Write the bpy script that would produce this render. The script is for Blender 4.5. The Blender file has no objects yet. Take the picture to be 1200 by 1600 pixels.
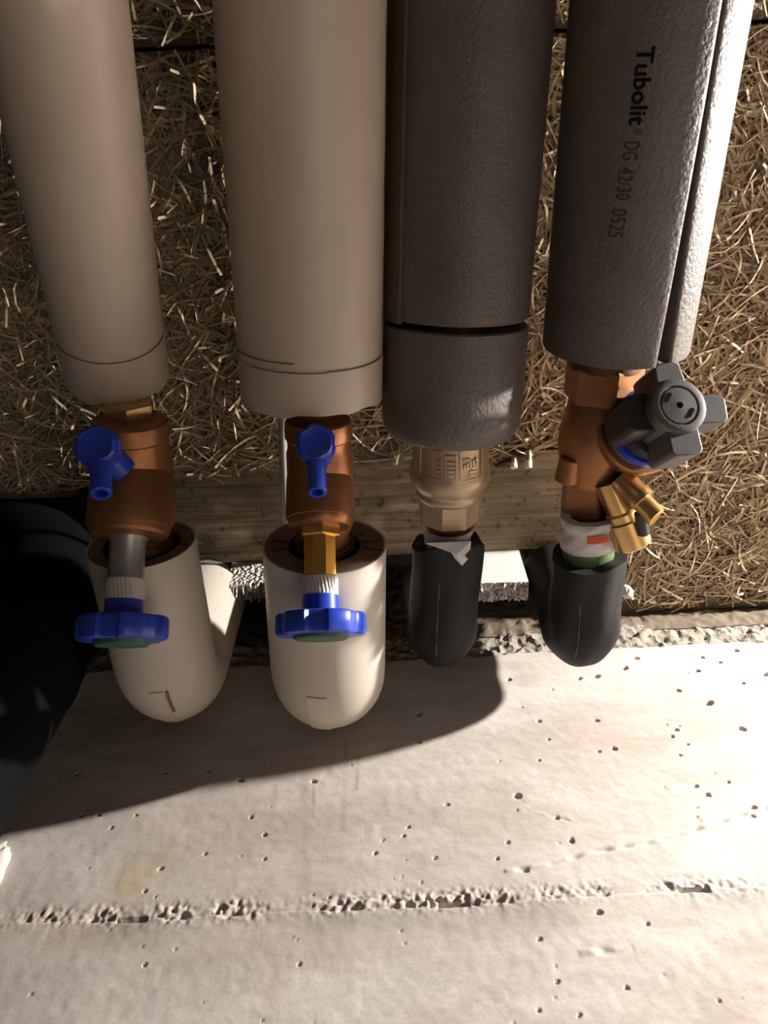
import bpy, bmesh, math, random
import numpy as np
from math import sin, cos, pi, radians, atan2, sqrt
from mathutils import Vector, Matrix

random.seed(7); rng = np.random.default_rng(11)
SC = bpy.context.scene
COL = SC.collection

# ------------------------------------------------------------------ camera
CZ = 1.55                      # eye height; every length below is measured from the camera, z is lifted by CZ
FPX = 1202.0                   # focal length in pixels of the 1200x1600 frame
TH, RO = radians(64), radians(2.6)
Fv = np.array([0, cos(TH), sin(TH)]); Dv = np.array([0, sin(TH), -cos(TH)]); Xv = np.array([1.0, 0, 0])
cam = bpy.data.cameras.new('camera'); cam.sensor_fit = 'VERTICAL'; cam.sensor_height = 24.0
cam.lens = FPX / 1600 * 24.0; cam.clip_start = 0.01
camo = bpy.data.objects.new('camera', cam); COL.objects.link(camo)
_r = Xv * cos(RO) + Dv * sin(RO); _d = -Xv * sin(RO) + Dv * cos(RO)
camo.matrix_world = Matrix(((_r[0], -_d[0], -Fv[0], 0), (_r[1], -_d[1], -Fv[1], 0), (_r[2], -_d[2], -Fv[2], CZ), (0, 0, 0, 1)))
SC.camera = camo

# ------------------------------------------------------------------ light
LAMP = np.array([1.00, 0.025, 0.634])       # bare bulb under the ceiling, right of the pipes
LAMP_POWER = 8400.0
wd = bpy.data.worlds.new('world'); SC.world = wd; wd.use_nodes = True
wd.node_tree.nodes['Background'].inputs[0].default_value = (1.0, 0.90, 0.80, 1)
wd.node_tree.nodes['Background'].inputs[1].default_value = 0.035
al = bpy.data.lights.new('fill_light', 'AREA'); al.shape = 'DISK'; al.size = 0.9; al.energy = 3.3; al.color = (1, 0.86, 0.73)  # soft fill added low on the right for the pipe undersides, no fixture
alo = bpy.data.objects.new('fill_light', al); COL.objects.link(alo)
alo.location = (0.75, 0.05, CZ - 1.15)
alo.rotation_euler = (Vector((-0.1, 0.2, CZ + 0.4)) - alo.location).to_track_quat('-Z', 'Y').to_euler()
SC.view_settings.view_transform = 'Standard'; SC.view_settings.look = 'None'
SC.view_settings.gamma = 1.0; SC.view_settings.use_curve_mapping = False
SC.view_settings.exposure = 0.15

# ------------------------------------------------------------------ geometry helpers
def ray(px, py):
    dx, dy = px - 600, py - 800
    return Fv + Xv * (dx * cos(RO) - dy * sin(RO)) / FPX + Dv * (dx * sin(RO) + dy * cos(RO)) / FPX
def U(px, py, z=None, y=None, d=None):
    r = ray(px, py)
    if z is not None: return r * z / r[2]
    if y is not None: return r * y / r[1]
    return r * d
def proj(p):
    p = np.asarray(p, float); f = p @ Fv; a = p @ _r / f * FPX; b = p @ _d / f * FPX
    return 600 + a, 800 + b
def dep(p): return float(np.asarray(p) @ Fv)
def nrm(v): v = np.asarray(v, float); return v / np.linalg.norm(v)
def at_py(S, E, py):
    """point of the line S-E whose picture row is py"""
    S, E = np.asarray(S, float), np.asarray(E, float); lo, hi = -3.0, 4.0
    for _ in range(60):
        m = (lo + hi) / 2
        if dep(S + (E - S) * m) > 0 and proj(S + (E - S) * m)[1] < py: lo = m
        else: hi = m
    return S + (E - S) * lo

ROOT = {}
def thing(name, label, cat, loc, group=None):
    o = bpy.data.objects.new(name, None); COL.objects.link(o); o.empty_display_size = 0.03
    o.location = (loc[0], loc[1], loc[2] + CZ); o['label'] = label; o['category'] = cat
    if group: o['group'] = group
    ROOT[o.name] = np.array([loc[0], loc[1], loc[2] + CZ]); return o
def tag(o, label, cat, group=None):
    o['label'] = label; o['category'] = cat
    if group: o['group'] = group
    return o
def mk(name, V, F, mat, parent=None, smooth=True, angle=35, label=None):
    V = np.asarray(V, float).copy(); V[:, 2] += CZ
    if parent is not None:
        base = ROOT[parent.name]; origin = np.zeros(3)
    else:
        base = np.zeros(3); origin = V.mean(0)
    V = V - base - origin
    me = bpy.data.meshes.new(name); me.from_pydata(V.tolist(), [], [list(map(int, f)) for f in F]); me.update()
    bm = bmesh.new(); bm.from_mesh(me); bmesh.ops.recalc_face_normals(bm, faces=bm.faces); bm.to_mesh(me); bm.free()
    if smooth:
        me.polygons.foreach_set('use_smooth', [True] * len(me.polygons)); me.set_sharp_from_angle(angle=radians(angle))
    if mat: me.materials.append(mat)
    o = bpy.data.objects.new(name, me); COL.objects.link(o)
    if parent is not None:
        o.parent = parent; ROOT[o.name] = base
    else:
        o.location = origin; ROOT[o.name] = origin
    if label: o['label'] = label
    return o
class MB:
    def __init__(s): s.V, s.F = [], []
    def add(s, V, F):
        n = len(s.V); s.V += [list(v) for v in V]; s.F += [[i + n for i in f] for f in F]; return s
    def mk(s, name, mat, parent=None, **k): return mk(name, s.V, s.F, mat, parent, **k)
def frame(ax, ref=None):
    a = nrm(ax); ref = np.array([1.0, 0, 0]) if ref is None else np.asarray(ref, float)
    if abs(a @ nrm(ref)) > 0.95: ref = np.array([0, 0, 1.0])
    e1 = nrm(ref - a * (a @ ref)); e2 = np.cross(a, e1); return a, e1, e2
def lathe(p0, ax, prof, seg=32, rot=0.0, ref=None, loop=False, rfun=None):
    """surface of revolution: prof = [(t, r)], t along ax from p0"""
    a, e1, e2 = frame(ax, ref); V, F, rings = [], [], []
    for t, r in prof:
        if r < 1e-6: rings.append([len(V)]); V.append(np.asarray(p0) + a * t)
        else:
            rings.append(list(range(len(V), len(V) + seg)))
            for k in range(seg):
                f = rot + 2 * pi * k / seg; rr = r * (rfun(f) if rfun else 1)
                V.append(np.asarray(p0) + a * t + rr * (e1 * cos(f) + e2 * sin(f)))
    pairs = list(zip(rings, rings[1:])) + ([(rings[-1], rings[0])] if loop else [])
    for A, B in pairs:
        for k in range(seg):
            k2 = (k + 1) % seg
            if len(A) == 1 and len(B) == 1: continue
            if len(A) == 1: F.append([A[0], B[k], B[k2]])
            elif len(B) == 1: F.append([A[k], B[0], A[k2]])
            else: F.append([A[k], B[k], B[k2], A[k2]])
    return V, F
def solid(p0, p1, r0, r1=None, seg=24, ch=0.0, rot=0.0, ref=None):
    """closed cylinder / cone with chamfered ends"""
    r1 = r0 if r1 is None else r1; p0 = np.asarray(p0, float); p1 = np.asarray(p1, float); L = np.linalg.norm(p1 - p0)
    pr = [(0, 0), (0, r0 - ch), (ch, r0), (L - ch, r1), (L, r1 - ch), (L, 0)] if ch else [(0, 0), (0, r0), (L, r1), (L, 0)]
    return lathe(p0, p1 - p0, pr, seg, rot, ref)
def sweep(path, ro, ri=None, seg=32, off=None, offend=None, cap=True, ref=None, rmod=None):
    """tube along a path; ri gives a thick wall, off(phi) shifts the first ring along the path (torn edge)"""
    P = np.asarray(path, float); n = len(P); T = np.gradient(P, axis=0); T /= np.linalg.norm(T, axis=1)[:, None]
    ref = np.array([1.0, 0, 0]) if ref is None else np.asarray(ref, float)
    V, F = [], []
    def surf(rad, flip):
        rows = []
        for i in range(n):
            a, e1, e2 = frame(T[i], ref); row = []
            R = rad(i) if callable(rad) else rad
            for k in range(seg):
                f = 2 * pi * k / seg; o = 0.0
                if i == 0 and off: o = off(f)
                if i == n - 1 and offend: o = offend(f)
                m = rmod(i, f) if rmod else 0
                row.append(len(V)); V.append(P[i] + a * o + (R + m) * (e1 * cos(f) + e2 * sin(f)))
            rows.append(row)
        for A, B in zip(rows, rows[1:]):
            for k in range(seg):
                k2 = (k + 1) % seg; F.append([A[k], B[k], B[k2], A[k2]])
        return rows
    O = surf(ro, False)
    if ri is not None:
        I = surf(ri, True)
        for A, B in ((O[0], I[0]), (O[-1], I[-1])):
            for k in range(seg):
                k2 = (k + 1) % seg; F.append([A[k], B[k], B[k2], A[k2]])
    elif cap:
        F.append(O[0][::-1]); F.append(O[-1])
    return V, F
def boxv(c, ex, ey, ez):
    c = np.asarray(c, float); V = [c + sx * np.asarray(ex) + sy * np.asarray(ey) + sz * np.asarray(ez) for sx in (-1, 1) for sy in (-1, 1) for sz in (-1, 1)]
    return V, [[0, 1, 3, 2], [4, 6, 7, 5], [0, 4, 5, 1], [2, 3, 7, 6], [0, 2, 6, 4], [1, 5, 7, 3]]
def box(x0, x1, y0, y1, z0, z1):
    return boxv(((x0 + x1) / 2, (y0 + y1) / 2, (z0 + z1) / 2), ((x1 - x0) / 2, 0, 0), (0, (y1 - y0) / 2, 0), (0, 0, (z1 - z0) / 2))
def prism(poly, p0, ex, ey, n, depth):
    """polygon (2D list) in the plane ex,ey at p0 extruded along n"""
    m = len(poly); p0 = np.asarray(p0, float); V = [p0 + np.asarray(ex) * a + np.asarray(ey) * b for a, b in poly]
    V += [v + np.asarray(n) * depth for v in V]
    F = [list(range(m))[::-1], list(range(m, 2 * m))] + [[i, (i + 1) % m, (i + 1) % m + m, i + m] for i in range(m)]
    return V, F
def bevel(o, w, seg=2):
    m = o.modifiers.new('bevel', 'BEVEL'); m.width = w; m.segments = seg; m.limit_method = 'ANGLE'; m.angle_limit = radians(40)
    return o

# ------------------------------------------------------------------ materials
def mat(name, col, rough=0.6, metal=0.0, var=None, vscale=20, vstretch=(1, 1, 1), bump=0.0, bscale=200, bdist=0.001, spec=0.5, detail=4, emit=None, voro=0):
    m = bpy.data.materials.new(name); m.use_nodes = True; nt = m.node_tree; N = nt.nodes; L = nt.links
    b = N['Principled BSDF']; b.inputs['Base Color'].default_value = (*col, 1); b.inputs['Roughness'].default_value = rough
    b.inputs['Metallic'].default_value = metal; b.inputs['Specular IOR Level'].default_value = spec
    tc = N.new('ShaderNodeNewGeometry')
    if var:
        mp = N.new('ShaderNodeMapping'); mp.inputs['Scale'].default_value = vstretch; L.new(tc.outputs['Position'], mp.inputs['Vector'])
        nz = N.new('ShaderNodeTexNoise'); nz.inputs['Scale'].default_value = vscale; nz.inputs['Detail'].default_value = detail
        L.new(mp.outputs[0], nz.inputs['Vector'])
        rp = N.new('ShaderNodeValToRGB'); rp.color_ramp.elements[0].position = 0.32; rp.color_ramp.elements[1].position = 0.68
        rp.color_ramp.elements[0].color = (*col, 1); rp.color_ramp.elements[1].color = (*var, 1)
        L.new(nz.outputs['Fac'], rp.inputs['Fac']); L.new(rp.outputs['Color'], b.inputs['Base Color'])
    if bump:
        if voro:
            t = N.new('ShaderNodeTexVoronoi'); t.inputs['Scale'].default_value = bscale; out = t.outputs['Distance']
        else:
            t = N.new('ShaderNodeTexNoise'); t.inputs['Scale'].default_value = bscale; t.inputs['Detail'].default_value = 3; out = t.outputs['Fac']
        L.new(tc.outputs['Position'], t.inputs['Vector'])
        bp = N.new('ShaderNodeBump'); bp.inputs['Strength'].default_value = bump; bp.inputs['Distance'].default_value = bdist
        L.new(out, bp.inputs['Height']); L.new(bp.outputs['Normal'], b.inputs['Normal'])
    if emit:
        b.inputs['Emission Color'].default_value = (*emit[0], 1); b.inputs['Emission Strength'].default_value = emit[1]
    return m
M = {}
M['pvc'] = mat('beige_plastic_jacket', (.50, .415, .335), .42, var=(.46, .375, .30), vscale=14, bump=.06, bscale=400, bdist=.0005)
M['pvc_edge'] = mat('beige_jacket_cuff', (.49, .40, .325), .42, var=(.45, .365, .295), vscale=14)
M['ivory'] = mat('ivory_elbow_plastic', (.56, .50, .425), .40, var=(.53, .47, .395), vscale=14, bump=.05, bscale=400, bdist=.0005)
M['pencil'] = mat('pencil_line', (.17, .105, .075), .8)
M['foam_brown'] = mat('brown_foam', (.24, .155, .105), .95, var=(.19, .12, .08), vscale=40, bump=.2, bscale=500)
M['foam_grey'] = mat('grey_pe_foam', (.092, .076, .066), .5, var=(.112, .094, .082), vscale=30, bump=.55, bscale=330, bdist=.0016, spec=.45)
M['foam_dark'] = mat('black_foam', (.008, .008, .0085), .65, var=(.016, .015, .014), vscale=25, spec=.28, bump=.35, bscale=160, bdist=.0012)
M['ink'] = mat('faded_ink', (.026, .023, .021), .7, spec=.3)
M['seam'] = mat('glued_foam_seam', (.06, .05, .042), .8)
M['print'] = mat('black_print', (.008, .008, .009), .9, spec=.05)
M['bronze'] = mat('bronze_casting', (.38, .17, .07), .42, .75, var=(.27, .115, .05), vscale=35, bump=.15, bscale=500, bdist=.0006)
M['bronze_dark'] = mat('dark_bronze', (.14, .065, .03), .5, .7, var=(.10, .05, .025), vscale=30)
M['brass'] = mat('brass', (.72, .47, .20), .32, .9, var=(.62, .38, .15), vscale=40)
M['brass_pale'] = mat('pale_brass', (.50, .37, .245), .42, .55, var=(.43, .31, .20), vscale=40, bump=.08, bscale=500)
M['brass_gold'] = mat('gold_brass', (.85, .5, .10), .28, .85, var=(.70, .38, .08), vscale=50)
M['steel'] = mat('dull_steel', (.42, .38, .36), .38, .7, var=(.33, .29, .27), vscale=60)
M['knurl'] = mat('pale_knurled_metal', (.72, .65, .60), .4, .4)
M['blue'] = mat('blue_plastic', (.018, .050, .44), .34, spec=.5, var=(.022, .060, .48), vscale=20)
M['blue_dark'] = mat('blue_hole', (.004, .008, .06), .6)
M['green_cap'] = mat('green_cap', (.03, .10, .08), .5)
M['gplastic'] = mat('grey_plastic', (.085, .080, .076), .5, var=(.10, .094, .088), vscale=60, bump=.1, bscale=600)
M['dplastic'] = mat('dark_plastic', (.022, .020, .019), .45)
M['black'] = mat('black_pipe_plastic', (.0035, .0037, .0045), .8, spec=.08)
M['white_tape'] = mat('white_tape', (.62, .60, .56), .6, var=(.52, .50, .46), vscale=60, bump=.4, bscale=200)
M['red'] = mat('red_print', (.62, .07, .02), .6)
M['green_pipe'] = mat('green_pipe', (.10, .17, .05), .45)
M['eps'] = mat('white_polystyrene', (.80, .76, .72), .8, bump=.12, bscale=320, bdist=.001, voro=1)
M['eps_rough'] = mat('broken_polystyrene', (.74, .68, .62), .85, bump=1.0, bscale=260, bdist=.006, voro=1)
M['foil'] = mat('grey_foil', (.42, .42, .44), .4, .5, bump=.5, bscale=90, bdist=.004)
M['cable'] = mat('grey_cable', (.30, .28, .26), .5)
M['slab'] = mat('slab_concrete', (.20, .16, .125), .95, var=(.15, .12, .09), vscale=12, bump=.5, bscale=60)
M['cement'] = mat('cement_bonded_board', (.115, .082, .052), .95, var=(.17, .125, .08), vscale=60, bump=1, bscale=120, bdist=.006)
M['lip'] = mat('rough_concrete_lip', (.36, .315, .265), .95, var=(.27, .235, .195), vscale=45, bump=.9, bscale=170, bdist=.003)
M['lip_dark'] = mat('brown_concrete_strip', (.20, .155, .11), .95, var=(.15, .115, .08), vscale=30, bump=.5, bscale=120)
M['bulb'] = mat('lamp_glass', (1, 1, 1), .3, emit=((1, .95, .895), LAMP_POWER))
M['lamp_white'] = mat('lamp_holder_plastic', (.7, .7, .68), .5)
M['plaster'] = mat('white_plaster', (.6, .57, .53), .9, bump=.6, bscale=120)

def strand_mat():
    m = bpy.data.materials.new('wood_wool_strand'); m.use_nodes = True; nt = m.node_tree; N = nt.nodes; L = nt.links
    b = N['Principled BSDF']; b.inputs['Roughness'].default_value = .9; b.inputs['Specular IOR Level'].default_value = .12
    at = N.new('ShaderNodeAttribute'); at.attribute_name = 'tone'
    rp = N.new('ShaderNodeValToRGB'); e = rp.color_ramp.elements
    e[0].position = 0; e[0].color = (.20, .148, .092, 1); e[1].position = 1; e[1].color = (.66, .52, .35, 1)
    k = e.new(.5); k.color = (.44, .335, .215, 1)
    L.new(at.outputs['Fac'], rp.inputs['Fac']); L.new(rp.outputs['Color'], b.inputs['Base Color'])
    return m
M['strand'] = strand_mat()
def plank_mat():
    m = mat('weathered_timber', (.24, .175, .11), .85); nt = m.node_tree; N = nt.nodes; L = nt.links; b = N['Principled BSDF']
    g = N.new('ShaderNodeNewGeometry')
    mp = N.new('ShaderNodeMapping'); mp.inputs['Scale'].default_value = (3, 70, 70); L.new(g.outputs['Position'], mp.inputs['Vector'])
    nz = N.new('ShaderNodeTexNoise'); nz.inputs['Scale'].default_value = 3; nz.inputs['Detail'].default_value = 6; nz.inputs['Distortion'].default_value = .6
    L.new(mp.outputs[0], nz.inputs['Vector'])
    rp = N.new('ShaderNodeValToRGB'); e = rp.color_ramp.elements
    e[0].position = .3; e[0].color = (.15, .105, .062, 1); e[1].position = .66; e[1].color = (.30, .225, .145, 1)
    L.new(nz.outputs['Fac'], rp.inputs['Fac'])
    n2 = N.new('ShaderNodeTexNoise'); n2.inputs['Scale'].default_value = 130; n2.inputs['Detail'].default_value = 2; L.new(g.outputs['Position'], n2.inputs['Vector'])
    r2 = N.new('ShaderNodeValToRGB'); r2.color_ramp.elements[0].position = .30; r2.color_ramp.elements[1].position = .40
    r2.color_ramp.elements[0].color = (.35, .3, .25, 1)
    L.new(n2.outputs['Fac'], r2.inputs['Fac'])
    mx = N.new('ShaderNodeMixRGB'); mx.blend_type = 'MULTIPLY'; mx.inputs[0].default_value = .8
    L.new(rp.outputs['Color'], mx.inputs[1]); L.new(r2.outputs['Color'], mx.inputs[2]); L.new(mx.outputs[0], b.inputs['Base Color'])
    bp = N.new('ShaderNodeBump'); bp.inputs['Strength'].default_value = .7; bp.inputs['Distance'].default_value = .002
    L.new(nz.outputs['Fac'], bp.inputs['Height']); L.new(bp.outputs['Normal'], b.inputs['Normal'])
    return m
M['plank'] = plank_mat()

# ------------------------------------------------------------------ setting: concrete wall
ZC, YW = 0.68, 0.46            # ceiling above the lens, wall in front of it
ZT = 0.620                     # top of the smooth wall face
def wall_mat():
    m = mat('smooth_concrete_wall', (.6, .54, .48), .85); nt = m.node_tree; N = nt.nodes; L = nt.links; b = N['Principled BSDF']
    g = N.new('ShaderNodeNewGeometry')
    def noise(sc, st, det=5):
        mp = N.new('ShaderNodeMapping'); mp.inputs['Scale'].default_value = st; L.new(g.outputs['Position'], mp.inputs['Vector'])
        n = N.new('ShaderNodeTexNoise'); n.inputs['Scale'].default_value = sc; n.inputs['Detail'].default_value = det; L.new(mp.outputs[0], n.inputs['Vector']); return n.outputs['Fac']
    def ramp(f, p0, c0, p1, c1):
        r = N.new('ShaderNodeValToRGB'); e = r.color_ramp.elements; e[0].position = p0; e[0].color = (*c0, 1); e[1].position = p1; e[1].color = (*c1, 1)
        L.new(f, r.inputs['Fac']); return r.outputs['Color']
    def mix(a, bb, f, bt='MULTIPLY'):
        x = N.new('ShaderNodeMixRGB'); x.blend_type = bt
        if isinstance(f, float): x.inputs[0].default_value = f
        else: L.new(f, x.inputs[0])
        L.new(a, x.inputs[1]); 
        if isinstance(bb, tuple): x.inputs[2].default_value = (*bb, 1)
        else: L.new(bb, x.inputs[2])
        return x.outputs[0]
    c = ramp(noise(7, (1, 1, 2.2)), .33, (.52, .44, .385), .67, (.68, .625, .575))
    c = mix(c, ramp(noise(26, (1, 1, 3), 6), .3, (.84, .82, .80), .6, (1, 1, 1)), .7)
    c = mix(c, ramp(noise(300, (1, 1, 1), 2), .3, (.86, .85, .84), .55, (1, 1, 1)), .6)
    at = N.new('ShaderNodeAttribute'); at.attribute_name = 'stain'       # rust runs and the yellow stain, and the grey laitance along the joint
    sx = N.new('ShaderNodeSeparateColor'); L.new(at.outputs['Color'], sx.inputs[0])
    c = mix(c, (.40, .25, .17), sx.outputs[0], 'MIX'); c = mix(c, (.52, .36, .18), sx.outputs[1], 'MIX'); c = mix(c, (.36, .33, .29), sx.outputs[2], 'MIX')
    L.new(c, b.inputs['Base Color'])
    bp = N.new('ShaderNodeBump'); bp.inputs['Strength'].default_value = .25; bp.inputs['Distance'].default_value = .0012
    L.new(noise(160, (1, 1, 1), 4), bp.inputs['Height']); L.new(bp.outputs['Normal'], b.inputs['Normal'])
    return m
M['wall'] = wall_mat()

def vnoise(x, z, s, seed):
    """cheap value noise on a grid of points"""
    r = np.random.default_rng(seed); G = r.random((256, 256)); u, v = x * s, z * s
    i, j = np.floor(u).astype(int), np.floor(v).astype(int); fu, fv = u - i, v - j; fu = fu * fu * (3 - 2 * fu); fv = fv * fv * (3 - 2 * fv)
    g = lambda a, b: G[a % 256, b % 256]
    return (g(i, j) * (1 - fu) + g(i + 1, j) * fu) * (1 - fv) + (g(i, j + 1) * (1 - fu) + g(i + 1, j + 1) * fu) * fv
def build_wall():
    st = 0.0010; xs = np.arange(-0.44, 0.56 + st, st); zs = np.arange(0.16, ZT + 1e-6, st); zs[-1] = ZT
    X, Z = np.meshgrid(xs, zs); d = np.zeros_like(X)                     # d > 0 : into the wall
    d += (vnoise(X, Z, 9, 1) - .5) * .0022 + (vnoise(X, Z * 2, 30, 2) - .5) * .0007 + (vnoise(X, Z, 160, 3) - .5) * .0003
    pits = [(995,1028,6),(977,1043,8),(933,1056,9),(906,1059,6),(795,1061,6),(1060,1079,6),(1108,1099,10),(842,1126,6),(932,1125,5),(1057,1140,6),(1050,1150,6),(1074,1162,5),
            (960,1169,7),(935,1174,5),(842,1188,5),(1160,1139,8),(1088,1227,6),(1138,1221,5),(1125,1036,5),(1090,1049,7),(1097,1028,5),(1150,1018,7),(1196,1055,8),(1161,1069,5),
            (809,1244,11),(870,1278,6),(893,1314,8),(822,1361,6),(777,1342,5),(793,1317,5),(631,1307,5),(698,1258,5),(638,1293,5),(680,1340,5),(1105,1240,7),(1178,1261,7),(1177,1274,5),
            (936,1427,8),(843,1469,6),(1011,1445,6),(979,1546,6),(870,1536,6),(1124,1566,5),(905,1589,5),(842,1581,5),(376,1218,8),(413,1303,6),(413,1342,5),(251,1356,6),(128,1274,5),
            (154,1273,6),(174,1293,5),(392,1276,5),(490,1221,6),(586,1333,6),(468,1507,5),(226,1509,5),(226,1392,5),(655,1116,9),(655,1160,6),(120,1209,5),(258,1207,5),(326,1204,6)]
    r2 = np.random.default_rng(5)
    for _ in range(70): pits.append((r2.uniform(-50, 1300), r2.uniform(1040, 1640), r2.uniform(2.4, 3.6)))
    for px, py, s in pits:
        p = U(px, py, y=YW); k = s * dep(p) / FPX * .40; ex = k * r2.uniform(.95, 1.5); a = r2.uniform(-.8, .8)
        j0, j1 = np.searchsorted(xs, p[0] - .012), np.searchsorted(xs, p[0] + .012); i0, i1 = np.searchsorted(zs, p[2] - .012), np.searchsorted(zs, p[2] + .012)
        if j1 <= j0 or i1 <= i0: continue
        dx, dz = X[i0:i1, j0:j1] - p[0], Z[i0:i1, j0:j1] - p[2]; u = (dx * cos(a) + dz * sin(a)) / ex; v = (-dx * sin(a) + dz * cos(a)) / (k * .9)
        d[i0:i1, j0:j1] += np.clip(1.3 - np.sqrt(u * u + v * v), 0, 1) ** .4 * 4.0 * k
    # pour joint with exposed grit
    J = np.array([U(px, py, y=YW) for px, py in ((-60, 1446), (0, 1443), (205, 1438), (450, 1424), (710, 1413), (900, 1402), (1085, 1392), (1260, 1383))])
    zj = np.interp(X, J[:, 0], J[:, 2]); t = Z - zj
    band = np.exp(-((t - .004) / .006) ** 2); n1 = .6 * vnoise(X, Z, 300, 8) + .4 * vnoise(X, Z, 520, 10); n2 = vnoise(X, Z, 60, 9)
    left = np.clip(1.0 - (X + .05) / .6, .35, 1)
    grit = np.clip((n1 - .45) * 2.5, -1, 1) * np.clip(n2 * 2.2 - .55, 0, 1)
    d += band * grit * .0024 * left + np.exp(-((t - .002) / .009) ** 2) * (n1 - .5) * .0016 * np.clip(vnoise(X, Z * .2, 14, 40) * 2.4 - .4, .1, 1)
    d += np.where(t < 0, -.0009, 0)                                       # lower pour stands a hair proud
    d += np.exp(-(t / .0016) ** 2) * np.clip(n2 - .35, 0, 1) * .004
    for px, py in ((205, 1438), (710, 1413), (1085, 1392)):               # three narrow slots left by form ties
        p = U(px, py, y=YW); u = np.abs(X - p[0]) / .0088; v = np.abs(Z - p[2]) / .0017
        d += np.clip((1.15 - np.maximum(u, v)) * 9, 0, 1) * .022
    # thin crack and wrinkle on the right
    for pts, w, dep_ in ((((790, 1362), (860, 1350), (930, 1330), (1010, 1318), (1075, 1300), (1140, 1278), (1200, 1262)), .0016, .0022), (((905, 1490), (945, 1487), (990, 1484)), .0022, .003), (((815, 1252), (830, 1268), (865, 1275), (895, 1284)), .0012, .0012)):
        Q = np.array([U(a, b, y=YW) for a, b in pts]); zq = np.interp(X, Q[:, 0], Q[:, 2]); inside = (X > Q[0, 0]) & (X < Q[-1, 0])
        d += np.where(inside, np.exp(-((Z - zq) / w) ** 2) * (vnoise(X, Z, 130, 12) - .3) * dep_ * 1.6, 0)
    # ragged upper arris
    e = np.clip((Z - ZT + .004 + (vnoise(X, Z, 80, 14)) * .005) / .005, 0, 1); d += e * .004
    V = np.stack([X, YW + d, Z + CZ], -1).reshape(-1, 3)
    h, w = X.shape; idx = np.arange(h * w).reshape(h, w)
    Fq = np.stack([idx[:-1, :-1], idx[:-1, 1:], idx[1:, 1:], idx[1:, :-1]], -1).reshape(-1, 4)
    # colour of stains
    S = np.zeros((h, w, 4)); S[..., 3] = 1
    for pts, wd_, a in ((((478, 1180), (474, 1300), (478, 1400)), .0045, .42), (((542, 1150), (538, 1240), (535, 1300)), .0022, .5), (((560, 1180), (557, 1235)), .0016, .7), (((490, 1215), (489, 1275)), .0012, .8), (((430, 1480), (426, 1600)), .006, .22), (((520, 1160), (515, 1215)), .003, .3)):
        Q = np.array([U(p_, q_, y=YW) for p_, q_ in pts]); Q = Q[::-1]
        xq = np.interp(Z, Q[:, 2], Q[:, 0]); ins = (Z > Q[0, 2]) & (Z < Q[-1, 2])
        S[..., 0] = np.maximum(S[..., 0], np.where(ins, a * np.exp(-((X - xq) / wd_) ** 2) * (.4 + .6 * vnoise(X, Z, 70, 15)), 0))
    p = U(218, 1362, y=YW); q = U(160, 1450, y=YW)
    S[..., 1] = 1.1 * np.exp(-((X - p[0] - (Z - p[2]) * .25) / .013) ** 2 - ((Z - p[2]) / .022) ** 2) * vnoise(X, Z, 60, 16) + .25 * np.exp(-((X - q[0]) / .03) ** 2 - ((Z - q[2]) / .008) ** 2)
    S[..., 2] = .7 * np.exp(-((t + .006) / .012) ** 2) * np.clip(vnoise(X, Z * 1.5, 22, 17) * 2 - .6, 0, 1) + .36 * np.clip(vnoise(X, Z * 2.5, 16, 18) * 2.2 - 1.1, 0, 1) * vnoise(X, Z, 45, 19)
    me = bpy.data.meshes.new('wall_back'); n = len(V); nf = len(Fq)
    me.vertices.add(n); me.vertices.foreach_set('co', V.ravel()); me.loops.add(nf * 4); me.loops.foreach_set('vertex_index', Fq.ravel())
    me.polygons.add(nf); me.polygons.foreach_set('loop_start', np.arange(nf) * 4); me.polygons.foreach_set('use_smooth', np.ones(nf, bool)); me.update(calc_edges=True)
    c = me.color_attributes.new('stain', 'FLOAT_COLOR', 'POINT'); c.data.foreach_set('color', S.reshape(-1)); me.materials.append(M['wall'])
    o = bpy.data.objects.new('wall_back', me); COL.objects.link(o); o['kind'] = 'structure'; o['label'] = 'pale smooth concrete wall with a gritty pour joint'
    ROOT[o.name] = np.zeros(3)
    # plain rest of the wall round the detailed area
    b = MB()
    for x0, x1, z0, z1 in ((-1.6, -0.44, -CZ, ZT), (0.56, 1.6, -CZ, ZT), (-0.44, 0.56, -CZ, 0.16)): b.add(*box(x0, x1, YW, YW + .2, z0, z1))
    b.add(*box(-0.44, 0.56, YW + .03, YW + .2, .16, ZT - .002))
    r = b.mk('wall_body', M['wall'], o, smooth=False)
    return o
wall = build_wall()

# rough strip between the smooth wall and the ceiling, set back from the face
def rough_strip(name, x0, x1, z0, z1, y, amp, m, st=.0022):
    xs = np.arange(x0, x1, st); zs = np.linspace(z0, z1, max(3, int((z1 - z0) / st))); X, Z = np.meshgrid(xs, zs)
    d = (vnoise(X, Z, 130, 21) - .5) * amp + (vnoise(X, Z, 300, 22) - .5) * amp * .7 + (vnoise(X, Z, 25, 23) - .5) * amp
    h, w = X.shape; V = np.stack([X, y + d, Z], -1).reshape(-1, 3); idx = np.arange(h * w).reshape(h, w)
    Fq = np.stack([idx[:-1, :-1], idx[:-1, 1:], idx[1:, 1:], idx[1:, :-1]], -1).reshape(-1, 4)
    return mk(name, V, Fq, m, None)
t1 = rough_strip('trim_1', -.56, .64, ZT - .012, .654, YW + .004, .005, M['lip']); t1['kind'] = 'structure'; t1['label'] = 'rough grey concrete strip along the top of the wall'
t2 = rough_strip('trim_2', -.56, .64, .650, .80, YW + .0035, .003, M['lip_dark']); t2['kind'] = 'structure'; t2['label'] = 'brown concrete strip under the ceiling edge'

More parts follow.
